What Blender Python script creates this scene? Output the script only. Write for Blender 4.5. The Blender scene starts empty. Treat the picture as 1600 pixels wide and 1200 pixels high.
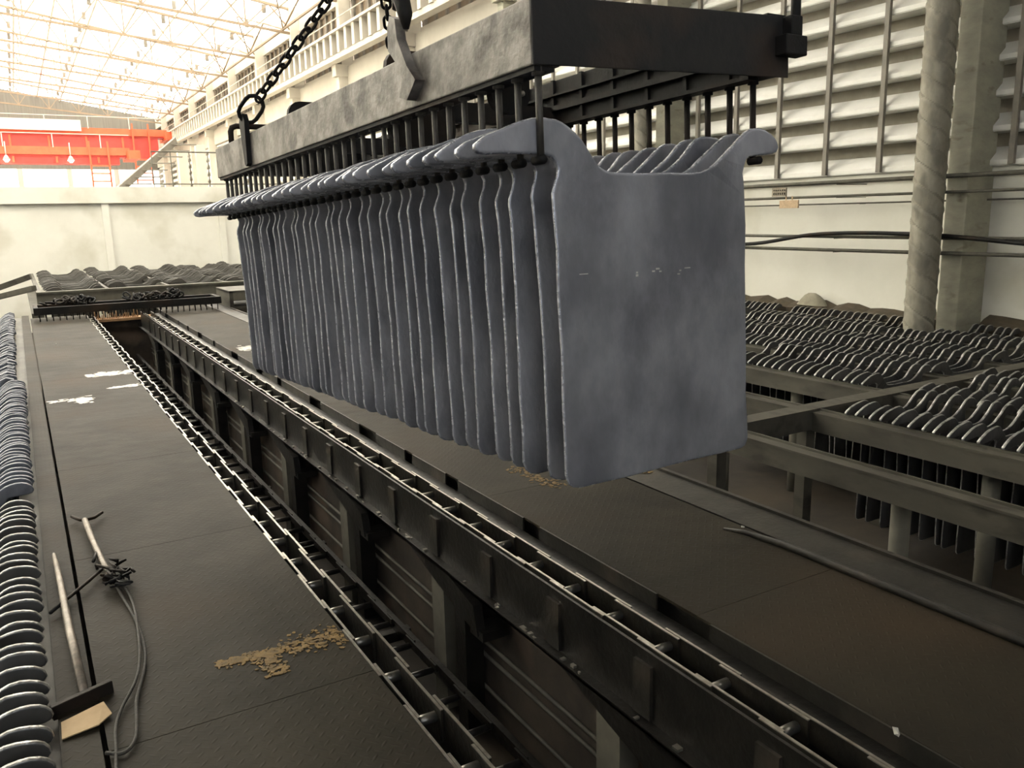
import bpy, bmesh, math, random
from mathutils import Vector, Matrix
from mathutils.bvhtree import BVHTree
random.seed(7)
S = bpy.context.scene
COL = S.collection
PI = math.pi

# ------------------------------------------------------------------ camera
CAM_R = ((0.86040, -0.50915, -0.02191), (0.12009, 0.16111, 0.97960), (-0.49531, -0.84548, 0.19944))
CAMPOS = Vector((0, 0, 1.6))
cd = bpy.data.cameras.new('camera'); cam = bpy.data.objects.new('camera', cd); COL.objects.link(cam)
cd.sensor_fit = 'HORIZONTAL'; cd.sensor_width = 36.0; cd.lens = 36.0 * 1294.0 / 1600.0
cd.clip_start = 0.05; cd.clip_end = 400
_f = Vector((0, 0, 0))
def _basis():
    # camera axes in world: right, up, back  (from the vanishing points of the conveyors)
    Yv = Vector((21 - 800, 600 - 354, -1294.0)); h = Vector((1, 0.022, 0))
    Z = h.cross(Yv).normalized()
    if Z.y < 0: Z = -Z
    Yn = Yv.normalized(); X = Yn.cross(Z)
    return Matrix((X, Yn, Z))          # rows: world axes in camera space
W2 = _basis()                          # W2 @ cam_vec = world_vec
cam.matrix_world = Matrix.Translation(CAMPOS) @ W2.to_4x4()
S.camera = cam

# ------------------------------------------------------------------ sky / exposure
wd = bpy.data.worlds.new('daylight'); S.world = wd; wd.use_nodes = True
bg = wd.node_tree.nodes['Background']
bg.inputs['Color'].default_value = (1.0, 0.975, 0.925, 1); bg.inputs['Strength'].default_value = 16.0
# cool area light added before the closed near wall, brightening camera-facing sides
ld = bpy.data.lights.new('cool_fill', 'AREA'); ld.shape = 'RECTANGLE'; ld.size = 9.0; ld.size_y = 4.2; ld.energy = 215; ld.color = (.84, .91, 1.0)
lo = bpy.data.objects.new('cool_fill', ld); COL.objects.link(lo); lo.location = (-1.5, -4.85, 3.6); lo.rotation_euler = (PI / 2, 0, 0)
S.view_settings.view_transform = 'Standard'; S.view_settings.look = 'None'
S.view_settings.exposure = 0.0; S.view_settings.gamma = 1.0; S.view_settings.use_curve_mapping = False

# ------------------------------------------------------------------ materials
def mat(name, c1, c2=None, rough=0.6, metal=0.0, scale=4.0, bump=0.0, bscale=30.0, c3=None, s3=1.2, stretch=(1, 1, 1), rvar=0.1, rand=False, p3=(0.52, 0.66), spec=0.5):
    m = bpy.data.materials.new(name); m.use_nodes = True
    nt = m.node_tree; N = nt.nodes; L = nt.links; b = N['Principled BSDF']
    c2 = c2 or tuple(x * 0.7 for x in c1)
    tc = N.new('ShaderNodeTexCoord'); mp = N.new('ShaderNodeMapping'); mp.inputs['Scale'].default_value = stretch
    L.new(tc.outputs['Object'], mp.inputs['Vector']); vec = mp.outputs['Vector']
    if rand:
        oi = N.new('ShaderNodeObjectInfo'); ml = N.new('ShaderNodeMath'); ml.operation = 'MULTIPLY'; ml.inputs[1].default_value = 57.0
        L.new(oi.outputs['Random'], ml.inputs[0])
        va = N.new('ShaderNodeVectorMath'); va.operation = 'ADD'; L.new(vec, va.inputs[0]); L.new(ml.outputs[0], va.inputs[1]); vec = va.outputs[0]
    n = N.new('ShaderNodeTexNoise'); n.inputs['Scale'].default_value = scale; n.inputs['Detail'].default_value = 6; n.inputs['Roughness'].default_value = 0.62
    L.new(vec, n.inputs['Vector'])
    r = N.new('ShaderNodeMapRange'); r.inputs[1].default_value = 0.32; r.inputs[2].default_value = 0.68; L.new(n.outputs['Fac'], r.inputs[0])
    mx = N.new('ShaderNodeMix'); mx.data_type = 'RGBA'; mx.inputs[6].default_value = (*c1, 1); mx.inputs[7].default_value = (*c2, 1)
    L.new(r.outputs[0], mx.inputs[0]); col = mx.outputs[2]
    if c3:
        n3 = N.new('ShaderNodeTexNoise'); n3.inputs['Scale'].default_value = s3; n3.inputs['Detail'].default_value = 5; L.new(vec, n3.inputs['Vector'])
        r3 = N.new('ShaderNodeMapRange'); r3.inputs[1].default_value = p3[0]; r3.inputs[2].default_value = p3[1]; L.new(n3.outputs['Fac'], r3.inputs[0])
        m3 = N.new('ShaderNodeMix'); m3.data_type = 'RGBA'; L.new(r3.outputs[0], m3.inputs[0]); L.new(col, m3.inputs[6]); m3.inputs[7].default_value = (*c3, 1); col = m3.outputs[2]
    L.new(col, b.inputs['Base Color'])
    rr = N.new('ShaderNodeMapRange'); rr.inputs[3].default_value = max(0.02, rough - rvar); rr.inputs[4].default_value = min(1, rough + rvar)
    L.new(n.outputs['Fac'], rr.inputs[0]); L.new(rr.outputs[0], b.inputs['Roughness'])
    b.inputs['Metallic'].default_value = metal; b.inputs['Specular IOR Level'].default_value = spec
    if bump:
        nb = N.new('ShaderNodeTexNoise'); nb.inputs['Scale'].default_value = bscale; nb.inputs['Detail'].default_value = 4; L.new(vec, nb.inputs['Vector'])
        bp = N.new('ShaderNodeBump'); bp.inputs['Strength'].default_value = bump; bp.inputs['Distance'].default_value = 0.01
        L.new(nb.outputs['Fac'], bp.inputs['Height']); L.new(bp.outputs[0], b.inputs['Normal'])
    return m

LEAD = mat('cast_lead', (.135, .138, .155), (.32, .322, .345), .40, .2, 4.2, .5, 22, (.115, .12, .132), 3.0, (1, 1, .6), .14, True, p3=(.5, .7))
LEAD_EDGE = mat('lead_rim_highlight', (.66, .67, .72), (.26, .27, .31), .27, .55, 22, .5, 60, rand=True)  # edge highlights put into the colour: far paler than the plate face
LEAD_OLD = mat('stored_lead', (.052, .051, .047), (.105, .104, .102), .42, .3, 5, .3, 24, (.04, .036, .03), 2.5, (1, 1, .6), .12, True)
LEAD_OLD_EDGE = mat('stored_rim_highlight', (.52, .51, .49), (.12, .115, .105), .30, .55, 20, .4, 50, rand=True)  # rim highlight of the stored plates, likewise held in a pale colour
BLUE_RIM = mat('fresh_rim_highlight', (.34, .35, .38), (.12, .13, .15), .34, .4, 9, .4, 50, rand=True)  # duller painted rim highlight for the bluish plates
LEAD_FAR = mat('dusty_lead', (.05, .046, .038), (.08, .075, .063), .6, .1, 4, .2, 20)
LEAD_BLUE = mat('fresh_lead', (.085, .092, .108), (.18, .19, .215),   .38, .3, 7, .35, 30, (.13, .14, .16), 5, (1, 1, .6), .12, True)
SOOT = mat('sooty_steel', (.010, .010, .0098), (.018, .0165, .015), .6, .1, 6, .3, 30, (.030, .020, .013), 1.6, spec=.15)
RUSTY = mat('rust_tinged_soot', (.010, .010, .0098), (.017, .016, .015), .6, .1, 6, .3, 30, (.050, .030, .019), 2.2, spec=.3, p3=(.50, .68))
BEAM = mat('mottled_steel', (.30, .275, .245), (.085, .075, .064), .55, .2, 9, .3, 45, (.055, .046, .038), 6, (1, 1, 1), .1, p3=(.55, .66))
RODM = mat('rod_steel', (.07, .063, .052), (.035, .032, .027), .5, .3, 20)
FRAME = mat('frame_steel', (.027, .0245, .019), (.015, .0135, .011), .5, .35, 5, .3, 30, (.06, .048, .036), 2)
RIM = mat('rack_steel', (.075, .069, .052), (.046, .042, .032), .6, .1, 4, .25, 25, (.028, .024, .018), 6, (1, .4, 1), .1)
DARKST = mat('oily_steel', (.012, .0115, .010), (.026, .023, .019), .42, .5, 7, .3, 30)
LINKM = mat('bright_link_steel', (.42, .40, .35), (.22, .20, .17), .34, .8, 14, .25, 50)  # paler tone on chain link tops; roof glare there is put into it
LINKD = mat('link_side_steel', (.03, .028, .024), (.05, .043, .032), .42, .7, 9, .3, 40)
PINM = mat('pin_steel', (.30, .29, .26), (.16, .15, .13), .3, .8, 12)
DULLPIN = mat('greasy_pin', (.06, .055, .05), (.025, .023, .02), .35, .6, 14)
CREAM = mat('cream_plaster', (.72, .705, .63), (.66, .645, .57), .8, 0, 1.3, .15, 12, (.56, .54, .45), .7)
SHEETM = mat('white_siding', (.72, .71, .67), (.66, .65, .60), .5, .05, 5, 0, 12, (.66, .65, .60), 2.2, (1, .7, .4))
BAND_SHADE = mat('recess_shade_sheet', (.34, .31, .25), (.28, .255, .205), .7, 0, 5)
MULL = mat('mullion_steel', (.22, .20, .165), (.17, .155, .13), .6, .1, 6)
CONC = mat('column_concrete', (.41, .395, .30), (.29, .28, .22), .8, 0, 2.5, .3, 14, (.20, .18, .13), 3.5, (1, 1, 2.2), .1, p3=(.62, .76))
POSTC = mat('rack_post_concrete', (.14, .13, .10), (.08, .075, .058), .8, 0, 3, .3, 14)
SEAM = mat('seam_grime_shade', (.15, .14, .11), (.24, .22, .17), .7, .1, 5)  # grime tone that also paints groove shade the flat light leaves out
DUCT = mat('duct_steel', (.31, .29, .235), (.20, .185, .145), .6, .2, 6, .2, 20, (.16, .15, .12), 5, (1, 1, .5))
PIPE = mat('pipe_paint', (.13, .12, .09), (.08, .075, .06), .6, .1, 8)
FLOORM = mat('pit_floor', (.036, .027, .016), (.015, .012, .009), .8, 0, 1.4, .3, 10, (.05, .037, .022), .8)
PLASTER = mat('trench_plaster', (.070, .053, .037), (.022, .018, .014), .85, 0, 2, .4, 12, (.12, .085, .058), 1.3)
TAN = mat('tan_painted_steel', (.62, .57, .49), (.52, .47, .40), .6, 0, 2)
WHITE = mat('white_steel', (.56, .52, .44), (.48, .44, .37), .6, 0, 1)
DULL = mat('dull_sheeting', (.16, .15, .13), (.12, .11, .10), .8)
FARGREY = mat('far_sheeting', (.45, .43, .38), (.36, .34, .30), .7, 0, 1, 0, 10, stretch=(8, 1, .3))
ORANGE = mat('orange_paint', (.72, .12, .045), (.62, .09, .035), .5, 0, 2)
RED = mat('red_paint', (.50, .05, .035), (.42, .04, .03), .5, 0, 2)
CARD = mat('cardboard', (.50, .36, .20), (.40, .28, .15), .8, 0, 8)
ROPE = mat('greasy_rope', (.045, .040, .032), (.026, .023, .019), .7, 0, 60, .4, 200)
POLE = mat('worn_pole', (.30, .26, .21), (.14, .12, .10), .45, .4, 16, .2, 60)
DIRT = mat('dirt_crust', (.045, .036, .024), (.085, .065, .04), .9, 0, 6, .6, 14)
ORANGECRUST = mat('ochre_crust', (.35, .20, .09), (.20, .12, .06), .8, 0, 9, .5, 20)
OFFWHITE = mat('off_white', (.62, .60, .55), (.35, .34, .30), .25, 0, 8)
OCHRE = mat('ochre_paint', (.22, .13, .03), (.09, .06, .022), .75, 0, 22, .4, 60)
SIGNA = mat('sign_grey', (.36, .31, .23), (.22, .19, .14), .7, 0, 40)
SIGNB = mat('sign_tan', (.55, .40, .25), (.40, .29, .18), .7, 0, 30)

def tread_mat():
    m = mat('tread_plate', (.031, .0255, .0165), (.016, .0140, .0102), .62, .0, 1.6, 0, 10, (.046, .033, .020), .8, (1, 1, 1), .09, p3=(.5, .72), spec=.10)
    nt = m.node_tree; N = nt.nodes; L = nt.links; b = N['Principled BSDF']
    tc = N.new('ShaderNodeTexCoord'); hs = []
    for ang, off in ((PI / 4, 0.0), (-PI / 4, 0.5)):
        s = N.new('ShaderNodeVectorMath'); s.operation = 'SCALE'; s.inputs['Scale'].default_value = 1 / 0.05; L.new(tc.outputs['Object'], s.inputs[0])
        a = N.new('ShaderNodeVectorMath'); a.operation = 'ADD'; a.inputs[1].default_value = (off, off, 0); L.new(s.outputs[0], a.inputs[0])
        fr = N.new('ShaderNodeVectorMath'); fr.operation = 'FRACTION'; L.new(a.outputs[0], fr.inputs[0])
        sb = N.new('ShaderNodeVectorMath'); sb.operation = 'SUBTRACT'; sb.inputs[1].default_value = (.5, .5, 0); L.new(fr.outputs[0], sb.inputs[0])
        ro = N.new('ShaderNodeVectorRotate'); ro.rotation_type = 'Z_AXIS'; ro.inputs['Angle'].default_value = ang; L.new(sb.outputs[0], ro.inputs['Vector'])
        mu = N.new('ShaderNodeVectorMath'); mu.operation = 'MULTIPLY'; mu.inputs[1].default_value = (1 / .36, 1 / .10, 0); L.new(ro.outputs[0], mu.inputs[0])
        ln = N.new('ShaderNodeVectorMath'); ln.operation = 'LENGTH'; L.new(mu.outputs[0], ln.inputs[0])
        mr = N.new('ShaderNodeMapRange'); mr.inputs[1].default_value = 1.1; mr.inputs[2].default_value = 0.3; L.new(ln.outputs['Value'], mr.inputs[0]); hs.append(mr.outputs[0])
    mxm = N.new('ShaderNodeMath'); mxm.operation = 'MAXIMUM'; L.new(hs[0], mxm.inputs[0]); L.new(hs[1], mxm.inputs[1])
    bp = N.new('ShaderNodeBump'); bp.inputs['Strength'].default_value = .5; bp.inputs['Distance'].default_value = .0016
    L.new(mxm.outputs[0], bp.inputs['Height'])
    nz = N.new('ShaderNodeTexNoise'); nz.inputs['Scale'].default_value = 7; nz.inputs['Detail'].default_value = 4; L.new(tc.outputs['Object'], nz.inputs['Vector'])
    b2 = N.new('ShaderNodeBump'); b2.inputs['Strength'].default_value = .25; b2.inputs['Distance'].default_value = .02; L.new(nz.outputs['Fac'], b2.inputs['Height'])
    L.new(b2.outputs[0], bp.inputs['Normal']); L.new(bp.outputs[0], b.inputs['Normal'])
    return m
TREAD = tread_mat()

def translucent(name, c, k=.85):
    m = bpy.data.materials.new(name); m.use_nodes = True; nt = m.node_tree; N = nt.nodes; L = nt.links
    for n in list(N): N.remove(n)
    o = N.new('ShaderNodeOutputMaterial'); t = N.new('ShaderNodeBsdfTranslucent'); d = N.new('ShaderNodeBsdfDiffuse'); mx = N.new('ShaderNodeMixShader')
    tc = N.new('ShaderNodeTexCoord'); nz = N.new('ShaderNodeTexNoise'); nz.inputs['Scale'].default_value = .6; L.new(tc.outputs['Object'], nz.inputs['Vector'])
    cr = N.new('ShaderNodeMix'); cr.data_type = 'RGBA'; cr.inputs[6].default_value = (*c, 1); cr.inputs[7].default_value = (*[x * .8 for x in c], 1); L.new(nz.outputs['Fac'], cr.inputs[0])
    L.new(cr.outputs[2], t.inputs[0]); L.new(cr.outputs[2], d.inputs[0]); mx.inputs[0].default_value = 1 - k
    L.new(t.outputs[0], mx.inputs[1]); L.new(d.outputs[0], mx.inputs[2]); L.new(mx.outputs[0], o.inputs[0])
    return m
ROOFM = translucent('translucent_roof_sheet', (.85, .82, .75), .55)
DUSTY = mat('dusty_glass', (.20, .15, .10), (.13, .10, .07), .35, 0, 3)
GABLE = mat('gable_sheeting', (.16, .15, .125), (.12, .11, .095), .8, 0, 1, stretch=(8, 1, .3))
WINM = translucent('milky_window_glass', (.85, .85, .80), .7)

def emis(name, c, s):
    m = bpy.data.materials.new(name); m.use_nodes = True; b = m.node_tree.nodes['Principled BSDF']
    b.inputs['Emission Color'].default_value = (*c, 1); b.inputs['Emission Strength'].default_value = s; b.inputs['Base Color'].default_value = (*c, 1); return m
LAMP = emis('lamp_bulb', (1, .85, .6), 30)

# ------------------------------------------------------------------ mesh helpers
class MB:
    def __init__(s): s.v = []; s.f = []; s.m = []; s.sm = []
    def add(s, vs, fs, mi=0, smooth=False):
        o = len(s.v); s.v += [tuple(v) for v in vs]; s.f += [tuple(i + o for i in f) for f in fs]; s.m += [mi] * len(fs); s.sm += [smooth] * len(fs); return s
    def box(s, x0, y0, z0, x1, y1, z1, mi=0, M=None):
        vs = [Vector(p) for p in ((x0, y0, z0), (x1, y0, z0), (x1, y1, z0), (x0, y1, z0), (x0, y0, z1), (x1, y0, z1), (x1, y1, z1), (x0, y1, z1))]
        if M: vs = [M @ v for v in vs]
        return s.add(vs, [(3, 2, 1, 0), (4, 5, 6, 7), (0, 1, 5, 4), (1, 2, 6, 5), (2, 3, 7, 6), (3, 0, 4, 7)], mi)
    def bar(s, a, b, w, h, up=(0, 0, 1), mi=0):     # rectangular bar from a to b
        a = Vector(a); b = Vector(b); d = (b - a).normalized(); u = Vector(up)
        sd = d.cross(u)
        if sd.length < 1e-4: sd = d.cross(Vector((1, 0, 0)))
        sd.normalize(); u = sd.cross(d).normalized()
        vs = [p + sd * (i * w / 2) + u * (j * h / 2) for p in (a, b) for i, j in ((-1, -1), (1, -1), (1, 1), (-1, 1))]
        return s.add(vs, [(0, 1, 2, 3), (7, 6, 5, 4), (0, 4, 5, 1), (1, 5, 6, 2), (2, 6, 7, 3), (3, 7, 4, 0)], mi)
    def tube(s, pts, r, n=8, closed=False, mi=0, smooth=True):
        pts = [Vector(p) for p in pts]; k = len(pts); rr = r if isinstance(r, (list, tuple)) else [r] * k
        rings = []; prev = None
        for i, p in enumerate(pts):
            if closed: t = (pts[(i + 1) % k] - pts[i - 1])
            else: t = pts[min(i + 1, k - 1)] - pts[max(i - 1, 0)]
            t.normalize()
            if prev is None:
                u = t.cross(Vector((0, 0, 1)))
                if u.length < .05: u = t.cross(Vector((1, 0, 0)))
            else: u = prev - t * prev.dot(t)
            u.normalize(); prev = u; w = t.cross(u)
            rings.append([p + (u * math.cos(2 * PI * j / n) + w * math.sin(2 * PI * j / n)) * rr[i] for j in range(n)])
        vs = [v for rg in rings for v in rg]; fs = []
        for i in range(k if closed else k - 1):
            a = i * n; b = ((i + 1) % k) * n
            for j in range(n): fs.append((a + j, b + j, b + (j + 1) % n, a + (j + 1) % n))
        if not closed: fs += [tuple(range(n)), tuple((k - 1) * n + j for j in reversed(range(n)))]
        return s.add(vs, fs, mi, smooth)
    def prism(s, poly, ax, a, b, mi=0):     # poly in the 2 other axes, extruded along ax
        def P(p, t):
            return {'x': (t, p[0], p[1]), 'y': (p[0], t, p[1]), 'z': (p[0], p[1], t)}[ax]
        n = len(poly); vs = [P(p, a) for p in poly] + [P(p, b) for p in poly]
        return s.add(vs, [tuple(range(n)), tuple(reversed(range(n, 2 * n)))] + [(i, i + n, (i + 1) % n + n, (i + 1) % n) for i in range(n)], mi)
    def mesh(s, name, mats):
        me = bpy.data.meshes.new(name); me.from_pydata(s.v, [], s.f)
        for m in (mats if isinstance(mats, (list, tuple)) else [mats]): me.materials.append(m)
        me.polygons.foreach_set('material_index', s.m); me.polygons.foreach_set('use_smooth', s.sm)
        bm = bmesh.new(); bm.from_mesh(me); bmesh.ops.recalc_face_normals(bm, faces=bm.faces); bm.to_mesh(me); bm.free()
        return me
    def build(s, name, mats, parent=None, bevel=0):
        o = link(name, s.mesh(name, mats), parent)
        if bevel:
            md = o.modifiers.new('bevel', 'BEVEL'); md.width = bevel; md.segments = 2; md.limit_method = 'ANGLE'; md.angle_limit = 0.7
        return o

def link(name, me, parent=None):
    o = bpy.data.objects.new(name, me); COL.objects.link(o)
    if parent: o.parent = parent
    return o
def tag(o, label, cat, group=None, kind=None):
    o['label'] = label; o['category'] = cat
    if group: o['group'] = group
    if kind: o['kind'] = kind
    return o
def thing(name, label, cat, loc=(0, 0, 0), group=None, rot=(0, 0, 0)):
    o = bpy.data.objects.new(name, None); COL.objects.link(o); o.location = loc; o.rotation_euler = rot; o.empty_display_size = .1
    return tag(o, label, cat, group)
def struct(name, mb, m, parent=None):
    o = mb.build(name, m, parent); o['kind'] = 'structure'; return o
def dup(root, label=None, group=None):
    r = root.copy(); COL.objects.link(r)
    if label: r['label'] = label
    if group: r['group'] = group
    for c in root.children:
        k = c.copy(); COL.objects.link(k); k.parent = r
        for g in c.children:
            q = g.copy(); COL.objects.link(q); q.parent = k
    return r
ONES = ['', 'first', 'second', 'third', 'fourth', 'fifth', 'sixth', 'seventh', 'eighth', 'ninth', 'tenth', 'eleventh', 'twelfth', 'thirteenth', 'fourteenth', 'fifteenth', 'sixteenth', 'seventeenth', 'eighteenth', 'nineteenth']
TENS = {2: ('twentieth', 'twenty'), 3: ('thirtieth', 'thirty'), 4: ('fortieth', 'forty'), 5: ('fiftieth', 'fifty'), 6: ('sixtieth', 'sixty')}
def nth(n):
    if n < 20: return ONES[n]
    t, u = divmod(n, 10); return TENS[t][0] if u == 0 else TENS[t][1] + '-' + ONES[u]

# ================================================================== SETTING
FZ = -1.25
YE = 75.0
b = MB(); b.box(-16, -5, FZ - .2, 11.3, YE + .3, FZ); struct('floor', b, FLOORM)
# right wall: plastered base, sill, louvred siding, mullions
b = MB(); b.box(11.0, -5, FZ, 11.35, YE, 2.02); wr = struct('wall_right', b, CREAM)
b = MB(); b.box(10.93, -5, 1.98, 11.0, YE, 2.10); o = struct('trim_1', b, CREAM)
b = MB(); p = .425; z = 2.10
while z < 6.0:
    b.prism([(10.86, z), (10.86, z + .06), (11.06, z + p * .54), (11.24, z + p * .58), (11.24, z + p), (11.26, z + p), (11.26, z + p * .56), (11.08, z + p * .51), (10.875, z + .055), (10.875, z - .012), (11.26, z - .012), (11.26, z)], 'y', -5, YE); z += p
o = b.build('siding', SHEETM, wr)
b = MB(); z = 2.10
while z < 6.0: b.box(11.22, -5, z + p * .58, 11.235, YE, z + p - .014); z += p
b.build('shade_strips', BAND_SHADE, wr)  # brown-grey sheets deepen the shade band under each slat by colour
b = MB(); y = 3.2 - .94 * 8
while y < 26:
    b.box(10.80, y - .035, 2.1, 10.855, y + .035, 6.1); y += .94
b.build('mullions', MULL, wr)
b = MB(); b.box(10.75, -5, 6.05, 11.1, YE, 6.85); b.box(10.9, -5, 9.1, 11.2, YE, 9.9); b.box(10.95, -5, 6.85, 11.1, YE, 7.05); b.box(11.0, -5, 8.0, 11.1, YE, 8.2)
b.build('upper_panels', WHITE, wr)
# clerestory windows along the right wall between the columns
BAY = 5.75; C0 = 6.45
nwin = 0
for k in range(-1, 12):
    ya = C0 + BAY * k + .5; yb = ya + BAY - .85; nwin += 1
    b = MB()
    for j in range(8):
        yy = ya + (yb - ya) * j / 7; b.box(11.0, yy - .04, 8.2, 11.08, yy + .04, 9.1); b.box(11.0, yy - .04, 7.05, 11.08, yy + .04, 8.0)
    w = struct('window_%d' % nwin, b, MULL)
    b = MB(); b.box(11.09, ya - .4, 8.2, 11.11, yb + .4, 9.1); b.box(11.09, ya - .4, 7.05, 11.11, yb + .4, 8.0)
    b.build('pane', DUSTY, w)
# wall behind the camera, wall far left, far gable
b = MB(); b.box(-16, -5.3, FZ, 11.3, -5, 11); struct('wall_near', b, DULL)
b = MB(); b.box(-16.3, -5.3, FZ, -16, YE, 7.0); struct('wall_left', b, CREAM)
b = MB(); b.box(-16.2, 9, 7.0, -16.1, YE, 14.3); struct('window_50', b, WINM)
b = MB(); b.box(-16.3, -5.3, 7.0, -16.05, 9, 14.3); struct('wall_left_upper', b, DULL)
SL = .16
def rz(x): return 10.0 + (10.9 - x) * SL
b = MB(); b.prism([(-16.3, FZ), (11.3, FZ), (11.3, 4.4), (-16.3, 4.4)], 'y', YE, YE + .2); b.prism([(-16.3, 5.9), (11.3, 5.9), (11.3, 9.9), (-16.3, 14.4)], 'y', YE, YE + .2)
struct('wall_far', b, GABLE)
b = MB(); x = -16
i = 0
while x < 11:
    b.box(x, YE - .05, 4.4, x + .35, YE + .15, 5.9); x += 3.35
wf = struct('window_60', b, FARGREY)
b = MB(); b.box(-16, YE + .05, 4.4, 11, YE + .08, 5.9); b.build('pane', WINM, wf)
# partition wall across the hall at the end of the working floor
PY = 26.0
b = MB(); b.box(-16, PY, FZ, 10.98, PY + .3, 2.2); wb = struct('wall_back', b, CREAM)
b = MB(); b.box(-16, PY - .10, 2.18, 10.9, PY + .4, 2.62); struct('trim_2', b, CREAM)
b = MB()
for x in (-7, -3.4, -0.0 + 2.25, 5.35, 8.6): b.box(x - .09, PY - .06, FZ, x + .09, PY + .02, 2.18)
b.build('pilasters', CREAM, wb)
b = MB(); b.box(-16, PY + .4, 2.3, 10.98, YE, 2.45); struct('floor_upper', b, FARGREY)
# roof: opaque sheeting over the near end, translucent sheeting beyond
RY = 11.5
b = MB(); b.prism([(11.3, rz(11.3)), (11.3, rz(11.3) + .03), (-16.3, rz(-16.3) + .03), (-16.3, rz(-16.3))], 'y', -5.3, RY); struct('ceiling', b, DULL)
b = MB()
xs = [11.3 - .3 * i for i in range(93)]
top = [(x, rz(x) + (.035 if i % 2 else 0)) for i, x in enumerate(xs)]
for i in range(len(top) - 1):
    a, c = top[i], top[i + 1]
    b.add([(a[0], RY, a[1]), (a[0], YE, a[1]), (c[0], YE, c[1]), (c[0], RY, c[1])], [(0, 1, 2, 3)])
struct('ceiling_translucent', b, ROOFM)
# roof trusses and purlins
TRUSS = mat('truss_steel', (.26, .19, .12), (.20, .15, .10), .6, 0, 2)
def truss_mesh():
    b = MB(); n = 14; x0, x1 = 10.7, -15.5
    T = [Vector((x0 + (x1 - x0) * i / n, 0, rz(x0 + (x1 - x0) * i / n) - .12)) for i in range(n + 1)]
    Bm = [Vector((t.x, 0, min(t.z - .75, 9.0 + .10 * (10.7 - t.x) + (0 if i else .0)))) for i, t in enumerate(T)]
    b.bar(T[0], T[-1], .10, .10); b.bar(Bm[0], Bm[-1], .09, .09)
    for i in range(n + 1):
        b.bar(T[i], Bm[i], .05, .05, (0, 1, 0))
        if i < n: b.bar(Bm[i], (T[i] + T[i + 1]) / 2, .045, .045, (0, 1, 0)); b.bar((T[i] + T[i + 1]) / 2, Bm[i + 1], .045, .045, (0, 1, 0))
    return b.mesh('roof_truss', TRUSS)
tm = truss_mesh()
for k in range(1, 12):
    o = link('roof_truss', tm); o.location = (0, C0 + BAY * k, 0)
    tag(o, 'cream steel roof truss spanning from the %s wall column beyond the camera' % nth(k + 1), 'roof truss', 'roof trusses')
b = MB(); x = 10.2
while x > -15.5:
    b.box(x - .04, RY, rz(x) - .14, x + .04, YE, rz(x) - .02); x -= 1.5
o = struct('trim_3', b, TAN)
b = MB(); y = RY + 1.0       # short cleats under the sheeting
while y < YE:
    for q in range(9): b.box(9.6 - q * 2.9, y, rz(9.6 - q * 2.9) - .42, 9.75 - q * 2.9, y + .12, rz(9.7 - q * 2.9) - .1)
    y += BAY / 2
struct('trim_4', b, MULL)
# longitudinal eave bracing along the right wall
b = MB()
for k in range(0, 11):
    ya = C0 + BAY * k; ym = ya + BAY / 2; yb = ya + BAY
    b.bar((10.3, ya, 9.15), (10.3, yb, 9.15), .07, .07); b.bar((10.3, ya, 9.15), (10.3, ym, 9.95), .05, .05); b.bar((10.3, ym, 9.95), (10.3, yb, 9.15), .05, .05)
    b.bar((10.3, ya, 9.15), (9.2, ym, 10.1), .045, .045); b.bar((10.3, yb, 9.15), (9.2, ym, 10.1), .045, .045)
struct('trim_5', b, TRUSS)
# crane runway on the right columns
rw = thing('crane_runway', 'cream steel crane runway girder with open web along the right wall above the louvres', 'crane runway', (0, 0, 0))
b = MB(); b.box(9.95, -4, 7.72, 10.45, YE - 1, 7.80); b.box(10.05, -4, 6.9, 10.35, YE - 1, 7.06); b.box(10.17, -4, 7.80, 10.25, YE - 1, 7.92)
b.build('flanges', WHITE, rw)
b = MB(); b.box(10.0, 0, 7.06, 10.34, .22, 7.72); wme = b.mesh('stiffener', WHITE)
b = MB(); b.box(10.36, -4, 7.06, 10.38, YE - 1, 7.72); b.build('web', MULL, rw)
b = MB()
for q in range(98): o = link('stiffener', wme, rw); o.location = (0, 2 + q * .72, 0)
b = MB(); b.tube([(9.9, -4, 8.05), (9.9, YE - 1, 8.05)], .02, 5); y = -4
while y < YE - 1: b.tube([(9.9, y, 7.8), (9.9, y, 8.05)], .015, 4); y += 1.9
b.build('hand_rail', WHITE, rw)
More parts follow.
